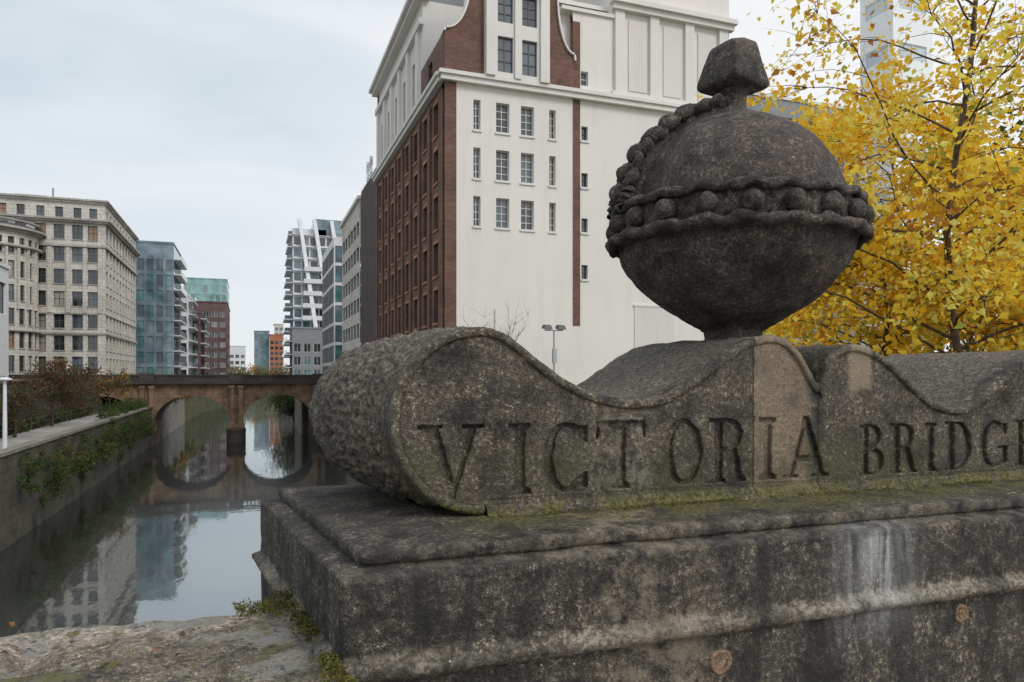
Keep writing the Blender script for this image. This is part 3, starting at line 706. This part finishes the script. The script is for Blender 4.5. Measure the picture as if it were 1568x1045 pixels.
b.box(14.6,19.35,45.2,45.48,25.95,26.3,'white_trim'); b.box(14.68,14.70,45.5,45.82,20,31.8,'white_trim'); b.box(19.25,19.27,45.5,45.82,20,31.8,'white_trim')
b.box(16.75,17.2,45.36,45.47,20,31.8,'white_trim')
b.facade((21.3,46.02,0),UX,3.25,20,25.6,[(.62,1.2,20.5,21.5)],'white_render',('glass',),'wframe',.3,1,2)
b.box(20.4,24.6,45.85,46.8,25.6,25.85,'white_trim'); b.box(19.3,24.5,46.9,47.3,20,26.5,'brick'); b.box(19.2,24.6,46.8,47.5,26.5,26.8,'white_trim')
b.facade((18.9,46.63,0),UX,2.5,20,25.6,[],'white_render')
b.facade((24.5,46.0,0),UX,9.9,20,30.5,[],'white_render')
for x in (24.55,27.4,30.4,33.4): b.box(x,x+.75,45.75,46.02,20,26.2,'white_trim')
for x in (25.7,28.6,31.6): b.box(x,x+1.5,45.92,46.01,20.6,25.7,'panel')
b.box(24.3,34.6,45.55,46.02,26.2,26.6,'white_trim'); b.box(24.15,34.75,45.3,46.02,26.6,26.95,'white_trim')
b.box(24.3,34.6,45.68,46.03,20.0,20.35,'white_trim')
for (x0,x1,z0,z1) in ((26.2,29.5,1.2,5.0),(26.2,29.5,-3,.4)): 
    b.box(x0,x1,45.94,46.01,z0,z1,'panel'); b.box(x0-.1,x1+.1,45.9,46.01,z1+.003,z1+.15,'white_trim')
b.box(15.5,15.58,45.9,46,-3,4.5,'panel')
b.box(34.4,34.42,46,75,-3,30.5,'white_render'); b.box(12.3,34.4,46.7,75,18,19.3,'roofgrey'); b.box(24.6,34.38,46.1,75,30.0,30.4,'roofgrey')
b.box(24.45,24.6,46.01,75,20,30.5,'white_render')
b.add([(12,72.6,-9),(34,72.6,-9),(34,72.6,28.2),(12,72.6,28.2)],[(3,2,1,0)],'brick')
b.make('walls_and_windows',wh)
an=empty('dark_brick_annexe'); b=MB()
b.facade((12,84,0),UY,11.3,-9,21,[],'brickdark')
b.box(12.01,24,72.75,83.9,20.9,21.2,'roofgrey')
b.facade((12,72.72,0),UX,10,19,21,[],'brickdark'); b.make('walls',an)
b=MB()
for k in range(4):
    y=78+k*1.1; b.tube([(12.3,y,21),(12.3,y,23.6+.4*(k%2))],.05,'metal',5); b.box(12.22,12.38,y-.07,y+.07,22.7,23.6,'metal')
b.tube([(12.3,77.8,22),(12.3,82,22)],.035,'metal'); b.make('roof_aerials',an)
co=empty('cream_office_building'); b=MB(); wins=[]
for f in range(7):
    z=16.4-3.0*f
    for k in range(6): wins.append((.8+k*2.7,3.0+k*2.7,z,z+1.7))
b.facade((11.9,101.5,0),UY,17.4,-9,20.4,wins,'portland',('glass2','glass','bluegl'),'frame',.2,2,1,.08)
b.pbox((11.9,101.5,0),UY,-.2,17.5,20.4,20.8,-.4,.3,'white_trim'); b.facade((11.9,84.1,0),UX,12,15,20.4,[],'portland'); b.box(12,24,84.2,101.4,20.2,20.4,'roofgrey'); b.make('walls_and_windows',co)
tb=empty('teal_glass_office'); b=MB(); wins=[(.2+k*2.1,2.2+k*2.1,-1+3.1*f,1.6+3.1*f) for k in range(9) for f in range(7)]
b.facade((12.2,134,0),UY,19.4,-2,21.5,wins,'whitepanel',('teal','bluegl'),'frame',.1,2,1,.06)
wins=[(.2+k*2.1,2.2+k*2.1,-1+3.1*f,1.6+3.1*f) for k in range(5) for f in range(7)]
b.facade((12.2,114.6,0),UX,11,-2,21.5,wins,'whitepanel',('teal','bluegl'),'frame',.1,2,1,.06); b.box(12.3,23,114.7,134,21.2,21.5,'roofgrey'); b.make('walls_and_windows',tb)

# ---------------------------------------------------------------- left stone building
lb=empty('portland_stone_office_building'); b=MB(); O=(-50,119,0)
wins=[]
GL=('glass','glass','glass2','blind','glass','glass','glass2','glass','amber') 
xs_=[21.9,24.2,26.5,28.5]+[19.5-2.2*k for k in range(8)]
for x in xs_:
    for f in range(7):
        z=-.2+3.2*f; hh=2.2 if f>0 else 2.4
        wins.append((x-.68,x+.68,z+.6,z+.6+hh-.1))
    wins.append((x-.5,x+.5,22.75,24.2))
b.facade(O,UX,30,-1.2,25,wins,'portland',GL,'frame',.35,2,2,.07,sill='portdark')
wins=[]
for k in range(10):
    x=1.8+k*2.9
    for f in range(7): z=-.2+3.2*f; wins.append((x-.75,x+.75,z+.6,z+2.7))
    wins.append((x-.6,x+.6,22.75,24.2))
b.facade((-20,119,0),(0,1),30,-1.2,25,wins,'portland',('glass','glass','glass2'),'frame',.35,2,2,.07,sill='portdark')
for (z0,z1,e) in ((22.0,22.3,.5),(22.3,22.55,.8),(24.9,25.2,.3),(25.2,25.45,.5),(5.9,6.2,.25),(8.8,8.95,.12),(18.5,18.8,.3)):
    b.box(-50,-20+e,119-e,119.01,z0,z1,'portdark'); b.box(-20.01,-20+e,119.012,149+e,z0,z1,'portdark')
for x in (-29.3,-26.95,-24.65,-22.55,-20.6): b.box(x-.25,x+.25,118.8,119.01,9,18.4,'portland')
b.box(-20.9,-19.9,118.9,119.02,-1.2,22,'portland')
b.box(-49,-20.5,119.5,148,25.0,25.3,'roofgrey'); b.box(-32,-28,122,128,25.3,26.3,'portland'); b.box(-50,-20.3,148.8,149,-1,25,'portland')
b.tube([(-27,121,25.4),(-27,121,27.2)],.12,'roofgrey')
b.make('main_block',lb)
b=MB(); cx,cy,rr=-35,118.5,6.8; ns_=14
for k in range(ns_):
    a0=math.radians(180+180*k/ns_); a1=math.radians(180+180*(k+1)/ns_)
    p0=(cx+rr*math.cos(a0),cy+rr*math.sin(a0)); p1=(cx+rr*math.cos(a1),cy+rr*math.sin(a1)); l_=math.hypot(p1[0]-p0[0],p1[1]-p0[1]); ud=((p1[0]-p0[0])/l_,(p1[1]-p0[1])/l_)
    wins=[(l_/2-.42,l_/2+.42,.5+3.2*f,2.7+3.2*f) for f in range(6)]
    b.facade((p0[0],p0[1],0),ud,l_,-1.2,20,wins,'portland',GL,'frame',.25,1,2,.07,sill='portdark')
    b.pbox((p0[0],p0[1],0),ud,-.1,.2,9,17.2,0,.3,'portland')
for (z0,z1,e) in ((17.3,17.7,.4),(19.4,19.7,.5),(19.7,20.0,.9),(5.9,6.2,.3),(20.9,21.1,.1)):
    b.lathe([(rr-.4,z0),(rr+e,z0),(rr+e,z1),(rr-.4,z1)],(cx,cy,0),'portdark',64)
b.lathe([(0.01,20.6),(rr-.5,20.6),(rr-.5,20.0)],(cx,cy,0),'roofgrey',48); b.make('curved_bay',lb)
wb=empty('white_corner_building'); b=MB()
b.facade((-48,93,0),UX,20.9,-1.2,12.6,[(14,19.9,7.2,10.8),(14,19.9,.4,5.2)],'whitepanel',('glass','glass2'),'frame',.3,3,2,.1); b.facade((-27.1,93,0),(0,1),8,-1.2,12.6,[(1,7,7.2,10.8)],'whitepanel',('glass',),'frame',.3,3,2,.1)
b.box(-48,-26.9,92.7,101.2,12.6,13.0,'whitepanel'); b.make('walls_and_windows',wb)

# ---------------------------------------------------------------- far buildings
def curtain(name,x0,x1,y0,y1,z1,wall,gl,fh=3.2,bw=2.2,frame='frame',wh_=2.3,side='R',balc=False,z0=-1.2,bandm=None):
    e=empty(name); b=MB(); W=x1-x0; nf=int((z1-z0-.6)/fh); nb=max(1,int(W/bw)); bw_=W/nb
    wins=[(bw_*k+.15*bw_,bw_*(k+1)-.15*bw_,z0+.5+fh*f,z0+.5+fh*f+wh_) for k in range(nb) for f in range(nf)]
    b.facade((x0,y0,0),UX,W,z0,z1,wins,wall,gl,frame,.12,2 if bw>1.8 else 1,1,.07)
    D=y1-y0; nb=max(1,int(D/bw)); bw_=D/nb
    wins=[(bw_*k+.15*bw_,bw_*(k+1)-.15*bw_,z0+.5+fh*f,z0+.5+fh*f+wh_) for k in range(nb) for f in range(nf)]
    if side=='R': b.facade((x1,y0,0),(0,1),D,z0,z1,wins,wall,gl,frame,.12,1,1,.07)
    else: b.facade((x0,y1,0),(0,-1),D,z0,z1,wins,wall,gl,frame,.12,1,1,.07)
    b.box(x0-.15,x1+.15,y0-.15,y1,z1,z1+.4,bandm or wall)
    if balc:
        for f in range(nf):
            z=z0+fh*(f+1)
            if side=='R': b.box(x1+.01,x1+1.3,y0+.5,y1-.5,z-.15,z+.05,'whitepanel'); b.box(x1+1.25,x1+1.3,y0+.5,y1-.5,z+.05,z+1.0,'bluegl')
            else: b.box(x0-1.3,x0-.01,y0+.5,y1-.5,z-.15,z+.05,'whitepanel'); b.box(x0-1.3,x0-1.25,y0+.5,y1-.5,z+.05,z+1.0,'bluegl')
    b.make('walls_and_windows',e); return e
curtain('glass_apartment_tower',-30,-14.6,160,176,26.5,'bluegl',('teal','bluegl','teal','glass2'),3.1,1.6,'frame',2.3,'R',True,bandm='teal')
curtain('stepped_apartment_block',-24,-13.6,183,196,18.5,'whitepanel',('glass','bluegl','glass2'),3.1,2.6,'frame',2.0,'R',True)
curtain('stepped_apartment_block',-24,-11.8,196.2,214,15.5,'brickfar',('glass','bluegl'),3.1,2.6,'frame',2.0,'R',True)
curtain('brick_apartment_block',-15.8,-6.6,230,262,21.5,'brickfar',('glass','glass2','blind'),3.0,2.2,'wframe',1.6,'R')
curtain('green_glass_office_tower',-24,-8.6,300,330,37,'teal2',('teal2','teal','bluegl'),3.6,2.0,'wframe',3.0,'R')
curtain('white_riverside_house',-10.5,-2.5,400,410,15,'whitepanel',('glass','glass2'),3.2,2.6,'wframe',1.8,'R')
curtain('glass_and_brick_apartments',2,10.5,450,470,26,'bluegl',('teal','bluegl'),3.2,2.4,'frame',2.3,'R')
curtain('orange_brick_apartments',10.6,18.5,449,470,24,'sill',('glass','glass2'),3.2,2.4,'frame',1.8,'R')
curtain('concrete_tower',14,19.5,475,490,32,'portland',('bluegl',),3.2,2.4,'frame',1.8,'R')
e=empty('sloping_white_apartment_building'); b=MB()
z0=-1.5
for f in range(12):
    z=z0+3.2*f; xr=27; xl=10.3; yf=190+f*.55
    wins=[(.3+2.1*k,2.0+2.1*k,z+.5,z+2.6) for k in range(7)]
    b.facade((xl,yf,0),UX,xr-xl,z,z+3.2,wins,'whitepanel',('bluegl','glass2','teal','glass'),'frame',.15,2,1,.07)
    b.box(xl,xr,yf-.6,yf+6,z+3.05,z+3.2,'whitepanel')
    ex=2.2-1.2*(f/11)**2
    b.box(xl-ex,xl-.01,yf+.5,yf+14,z+3.0,z+3.2,'whitepanel'); b.box(xl-ex,xl-ex+.06,yf+.5,yf+14,z+3.2,z+4.1,'glass2'); b.box(xl-ex,xl,yf+.5,yf+.56,z+3.2,z+4.1,'glass2')
    b.facade((xl,yf+16,0),UY,16,z,z+3.2,[(.5+2.6*k,2.6+2.6*k,z+.3,z+2.7) for k in range(6)],'whitepanel',('glass','glass2'),'frame',.15,2,1,.07)
b.box(10.3,19,197,214,z0+38.4,z0+40.2,'whitepanel'); b.box(16,27,197,214,z0+38.4,z0+43,'bluegl')
for (x,w_) in ((11.6,.5),(15.4,.5),(19.8,.5)):
    b.add([(x+3.6,189.0,12),(x+4.6,189.0,12),(x+.9,195.5,41),(x,195.5,41),(x+3.6,191,12),(x+4.6,191,12),(x+.9,197.5,41),(x,197.5,41)],[(0,1,2,3),(7,6,5,4),(0,3,7,4),(1,5,6,2)],'whitepanel')
for f in range(8):
    z=z0+3.2*f+6; x=13.5+.15*f; b.box(x-1.5,x+4.5,188.2+f*.5,190.2+f*.5,z,z+1.1,'whitepanel')
b.make('floors_and_fins',e)
curtain('grey_riverside_flats',9.2,16,176,188,11,'roofgrey',('glass','glass2','bluegl'),3.1,2.0,'wframe',2.0,'L',True)
curtain('dark_glass_office_block',36,78,74,96,35.0,'roofgrey',('glass','bluegl','glass'),3.6,3.0,'frame',2.9,'L',bandm='whitepanel',z0=-3)
curtain('pale_office_tower',51.0,55.5,46,49.5,50,'palepanel',('palegl',),4.2,4.5,'palepanel',1.4,'L',z0=-3)

# ---------------------------------------------------------------- vegetation
def limb(mb,p,d,L_,r,mat,n=7,droop=.0,wob=.15,ns=4):
    pts=[Vector(p)];d=Vector(d).normalized();rad=[r]
    for i in range(n):
        d=(d+Vector((U(-wob,wob),U(-wob,wob),U(-wob,wob)-droop*(i/n)))).normalized(); pts.append(pts[-1]+d*L_/n); rad.append(r*(1-.85*(i+1)/n))
    mb.tube(pts,rad,mat,ns); return pts
def birch(name,base,Ht,spread,nlimb,tw,lv,mats,size,dens,t0=.30,tr=.045):
    e=empty(name); wd=MB(); lf=MB(); base=Vector(base)
    tp=[base+Vector((.10*math.sin(i*.8),.08*math.cos(i*1.1),Ht*i/12)) for i in range(13)]
    wd.tube(tp,[tr*(1-.9*i/12)+.005 for i in range(13)],'birchbark',7)
    for k in range(nlimb):
        t=t0+(.98-t0)*(k+R()*.8)/nlimb; i=min(11,int(t*12)); f=t*12-i; p=tp[i].lerp(tp[i+1],f)
        az_=k*2.399+U(-.4,.4); Ln=spread*(1.15-.75*max(0,t-.35)/.65)*U(.7,1.15)
        pts=limb(wd,p,(math.cos(az_),math.sin(az_),U(.35,.9)),Ln,.015*(1.15-t)+.004,'birchbark',8,.22,.2,4)
        for q in range(tw):
            s0=random.choice(pts[2:]); az2=az_+U(-1.3,1.3)
            sp_=limb(wd,s0,(math.cos(az2),math.sin(az2),U(-.1,.8)),U(.35,.85),.0042,'birchbark',5,.35,.28,3)
            nn=int(lv*dens(s0.z)*random.choice((.15,.5,1,1.8)))
            mk=random.choice(mats)
            for _ in range(nn):
                a=random.choice(sp_[1:]); P=a+Vector((random.gauss(0,.085),random.gauss(0,.085),random.gauss(-.02,.095)))
                lf.leaf(P,size*U(.6,1.25),mk if R()<.6 else random.choice(mats))
    wd.make('trunk_and_branches',e); lf.make('foliage',e); return e
ym=['ly1']*7+['ly2']*3+['ly3']+['ly4']*4+['ly5']
def dn(z): return 1.0 if z<1.3 else (max(.34,1.0-.34*(z-1.3)))
birch('golden_birch_tree',(6.1,4.75,-3),8.6,2.3,50,10,48,ym,.068,dn)
birch('golden_birch_tree',(7.6,4.0,-3),8.8,2.3,40,9,52,ym,.068,dn)
birch('golden_birch_tree',(7.3,6.6,-3),6.2,2.7,36,10,56,ym,.082,lambda z:1.0)
birch('golden_birch_tree',(6.15,5.75,-3),4.8,1.8,36,10,58,ym,.072,lambda z:1.0,.38)
def shrub(name,c,rad,nclump,nl,size,mats,twigs=12,bark='bark',base=None,clump=.28):
    e=empty(name); wd=MB(); lf=MB(); c=Vector(c); base=Vector(base) if base else c-Vector((0,0,rad[2]))
    if twigs: wd.tube([base,base.lerp(c,.5)+Vector((.1,0,0)),c],[.05*rad[2]+.02,.035*rad[2],.02*rad[2]],bark,6)
    for k in range(nclump):
        while True:
            q=Vector((U(-1,1),U(-1,1),U(-1,1)))
            if .25<q.length<1: break
        cc=c+Vector((q.x*rad[0],q.y*rad[1],q.z*rad[2]))
        if twigs: wd.tube([base.lerp(c,U(.3,.9)),base.lerp(cc,.6)+Vector((0,0,.1)),cc],[.02*rad[2],.012*rad[2],.004*rad[2]],bark,3)
        m_=random.choice(mats); s_=clump*min(rad)*U(.6,1.3)
        for _ in range(nl):
            lf.leaf(cc+Vector((random.gauss(0,s_),random.gauss(0,s_),random.gauss(0,s_*.8))),size*U(.6,1.3),m_ if R()<.7 else random.choice(mats))
    wd.make('branches',e) if twigs else None
    lf.make('foliage',e); return e
shrub('green_tree',(12.6,7.9,1.1),(2.4,1.6,3.2),90,110,.13,['lg1','lg2','lg1'],10,base=(12.6,7.9,-3))
def baretree(name,base,Ht,sp_,nl,lsize,mats,lv):
    e=empty(name); wd=MB(); lf=MB(); base=Vector(base)
    tp=[base+Vector((.15*math.sin(i),.1*math.cos(i*1.3),Ht*.7*i/6)) for i in range(7)]
    wd.tube(tp,[.13-.018*i for i in range(7)],'bark',6)
    for k in range(nl):
        p=random.choice(tp[2:]); az_=k*2.4+U(-.3,.3)
        pts=limb(wd,p,(math.cos(az_),math.sin(az_),U(.4,1.3)),sp_*U(.7,1.1),.055,'bark',7,.1,.25,4)
        for q in range(7):
            s0=random.choice(pts[2:]); az2=az_+U(-1.4,1.4)
            tw=limb(wd,s0,(math.cos(az2),math.sin(az2),U(-.2,.9)),sp_*U(.25,.5),.026,'bark',5,.2,.3,3)
            for _ in range(int(lv*U(0,2))):
                a=random.choice(tw); lf.leaf(a+Vector((random.gauss(0,.22),random.gauss(0,.22),random.gauss(0,.2))),lsize*U(.6,1.2),random.choice(mats))
    wd.make('trunk_and_branches',e); lf.make('foliage',e)
baretree('redleaf_tree',(-16.2,72,-4.5),5.4,3.2,20,.24,['lr1','lr2','lr1','lg1'],15)
baretree('redleaf_tree',(-15.8,60,-4.5),4.4,2.6,18,.22,['lr2','lr1','lg2'],13)
baretree('redleaf_tree',(-17.3,84,-4.5),5.8,3.4,20,.26,['lr1','lr2','lg2'],14)
baretree('redleaf_tree',(-15.2,93,-4.5),4.6,2.6,14,.26,['lr2','lg2','ly3'],10)
baretree('bare_pale_tree',(10.4,97,-9),8.6,3.2,24,.18,['lpale','lr2'],7)
for k in range(18):
    y=48+k*2.9+U(-1,1)
    shrub('ivy_bush',(-11.8,y,-4.9-U(0,1.5)),(.6+U(0,.4),1.2+U(0,.8),.9+U(0,1.2)),14,60,.18,['lg1','lg2','lg2','lg1','lr2'],0)
for k in range(5):
    shrub('riverside_bush',(-13.0,80+k*5,-3.9),(.9,2.2,.9+U(0,.7)),22,44,.2,['lg1','lg2','lg1'],0)
for k in range(8):
    shrub('riverside_hedge',(-17.2,48+k*6+U(-1,1),-4.1),(.8,2.4,.5+U(0,.5)),24,36,.2,['lg1','lg2','lr2'],0)
for k in range(4): shrub('riverside_bush',(9.6,108+6*k,-3.2),(1.6,2.6,2.2),26,40,.3,['lg1','lg2'],0)
shrub('riverside_tree',(6.2,134,-3.6),(3.2,3.0,3.2),60,50,.34,['lg1','lg2','lg1'],10,base=(7.4,134,-9))
for k in range(5): shrub('riverside_bush',(-11.6,118+12*k,-2.6),(1.2,3.6,1.6),22,36,.32,['lg1','lg2','ly3'],0)
tl=MB()
for k in range(60):
    x=-14+k*.55+U(-.4,.4); c=Vector((x,345+U(-6,6),-1+U(2,4.5)))
    m_=random.choice(['ly3','lg2','lpale','lg2'])
    for _ in range(70): tl.leaf(c+Vector((random.gauss(0,1.2),random.gauss(0,1),random.gauss(-.8,1.3))),U(.4,.9),m_)
tl.make('distant_treeline')
e=empty('bare_sapling'); wd=MB()
wd.tube([(9.9,28.3,-3),(9.95,28.3,-.5),(10,28.3,1.0)],[.06,.045,.03],'twig',6)
for k in range(16):
    az_=U(0,6.28); pts=limb(wd,(10,28.3,U(-.2,.9)),(.55*math.cos(az_),.55*math.sin(az_),1),U(1.4,2.6),.017,'twig',7,-.1,.18,4)
    for q in range(6): limb(wd,random.choice(pts[2:]),(U(-1,1),U(-1,1),1),U(.4,1.0),.008,'twig',5,0,.2,3)
wd.make('branches',e)
# ---------------------------------------------------------------- street furniture
e=empty('twin_floodlight_pole'); b=MB(); x,y=13.9,32.2
b.tube([(x,y,-3),(x,y,2.2)],[.07,.05],'metal',8); b.tube([(x-.45,y+.1,2.2),(x+.45,y-.1,2.2)],.035,'metal',6)
for q in (-.36,.36):
    b.add([(x+q-.22,y-.2,2.22),(x+q+.22,y-.2,2.22),(x+q+.22,y+.22,2.30),(x+q-.22,y+.22,2.30),(x+q-.16,y-.14,2.42),(x+q+.16,y-.14,2.42),(x+q+.16,y+.16,2.48),(x+q-.16,y+.16,2.48)],
          [(3,2,1,0),(4,5,6,7),(0,1,5,4),(1,2,6,5),(2,3,7,6),(3,0,4,7)],'frame')
b.box(x-.08,x+.12,y-.1,y+.06,.6,1.3,'metal'); b.make('pole_and_lamps',e)
e=empty('promenade_lamp_post'); b=MB(); x,y=-12.95,47.6
b.tube([(x,y,-4.5),(x,y,-3.6),(x,y,-.25)],[.16,.12,.09],'whitepanel',8); b.lathe([(.01,.1),(.34,.02),(.36,-.06),(.1,-.12),(.01,-.12)],(x,y,-.2),'whitepanel',20); b.make('post',e)
e=empty('promenade_railing'); b=MB()
for k in range(44): b.tube([(-16.7,12+2*k,-4.45),(-16.7,12+2*k,-3.5)],.03,'frame',4)
for z in (-3.5,-3.95): b.tube([(-16.7,12,z),(-16.7,98,z)],.025,'frame',4)
b.make('posts_and_rails',e)

# ---------------------------------------------------------------- world, sun, camera
W=bpy.data.worlds.new("World"); S.world=W; W.use_nodes=True; nt=W.node_tree; bg=nt.nodes['Background']
sky=nt.nodes.new('ShaderNodeTexSky'); sky.sky_type='NISHITA'; sky.sun_disc=False
t=nt.nodes.new('ShaderNodeTexCoord'); v=t.outputs['Generated']
sp=nt.nodes.new('ShaderNodeSeparateXYZ'); ln(nt,v,sp.inputs[0])
mp=nt.nodes.new('ShaderNodeMapping'); mp.inputs['Scale'].default_value=(1,1,3.2); ln(nt,v,mp.inputs[0])
cl=noise(nt,2.1,6,.5,mp.outputs[0],.4)
side=sstep(nt,sp.outputs[0],-.15,.60)
k=math_(nt,'ADD',math_(nt,'MULTIPLY',cl,.95),math_(nt,'MULTIPLY',side,.45))
c=ramp(nt,k,[(.28,(5.3,6.3,7.1)),(.52,(7.4,8.15,8.7)),(.80,(9.8,9.9,10.0))])
hz=sstep(nt,sp.outputs[2],.32,.0)
c=mix(nt,math_(nt,'MULTIPLY',hz,.75),c,(9.0,9.25,9.4))
zen=sstep(nt,sp.outputs[2],.45,1.0)
c=mix(nt,math_(nt,'MULTIPLY',zen,.6),c,(15,15.4,15.8))
c=mix(nt,.92,sky.outputs[0],c)
ln(nt,c,bg.inputs['Color']); bg.inputs['Strength'].default_value=.1
sl=bpy.data.lights.new('sun','SUN'); sl.energy=1.5; sl.angle=math.radians(22); sl.color=(1,.975,.94)
so=bpy.data.objects.new('sun',sl); S.collection.objects.link(so)
az_=math.radians(150); el=math.radians(42); dv=Vector((math.sin(az_)*math.cos(el),math.cos(az_)*math.cos(el),math.sin(el)))
so.rotation_euler=dv.to_track_quat('Z','Y').to_euler()
sky.sun_rotation=az_; sky.sun_elevation=el
cd=bpy.data.cameras.new('camera'); cam=bpy.data.objects.new('camera',cd); S.collection.objects.link(cam); S.camera=cam
cam.location=(0,0,0); cam.rotation_euler=(math.radians(90),0,math.radians(-20))
cd.sensor_width=36; cd.lens=36*1100/1568; cd.shift_y=.0335; cd.clip_start=.05; cd.clip_end=8000
S.view_settings.view_transform='Standard'; S.view_settings.look='None'; S.view_settings.exposure=0
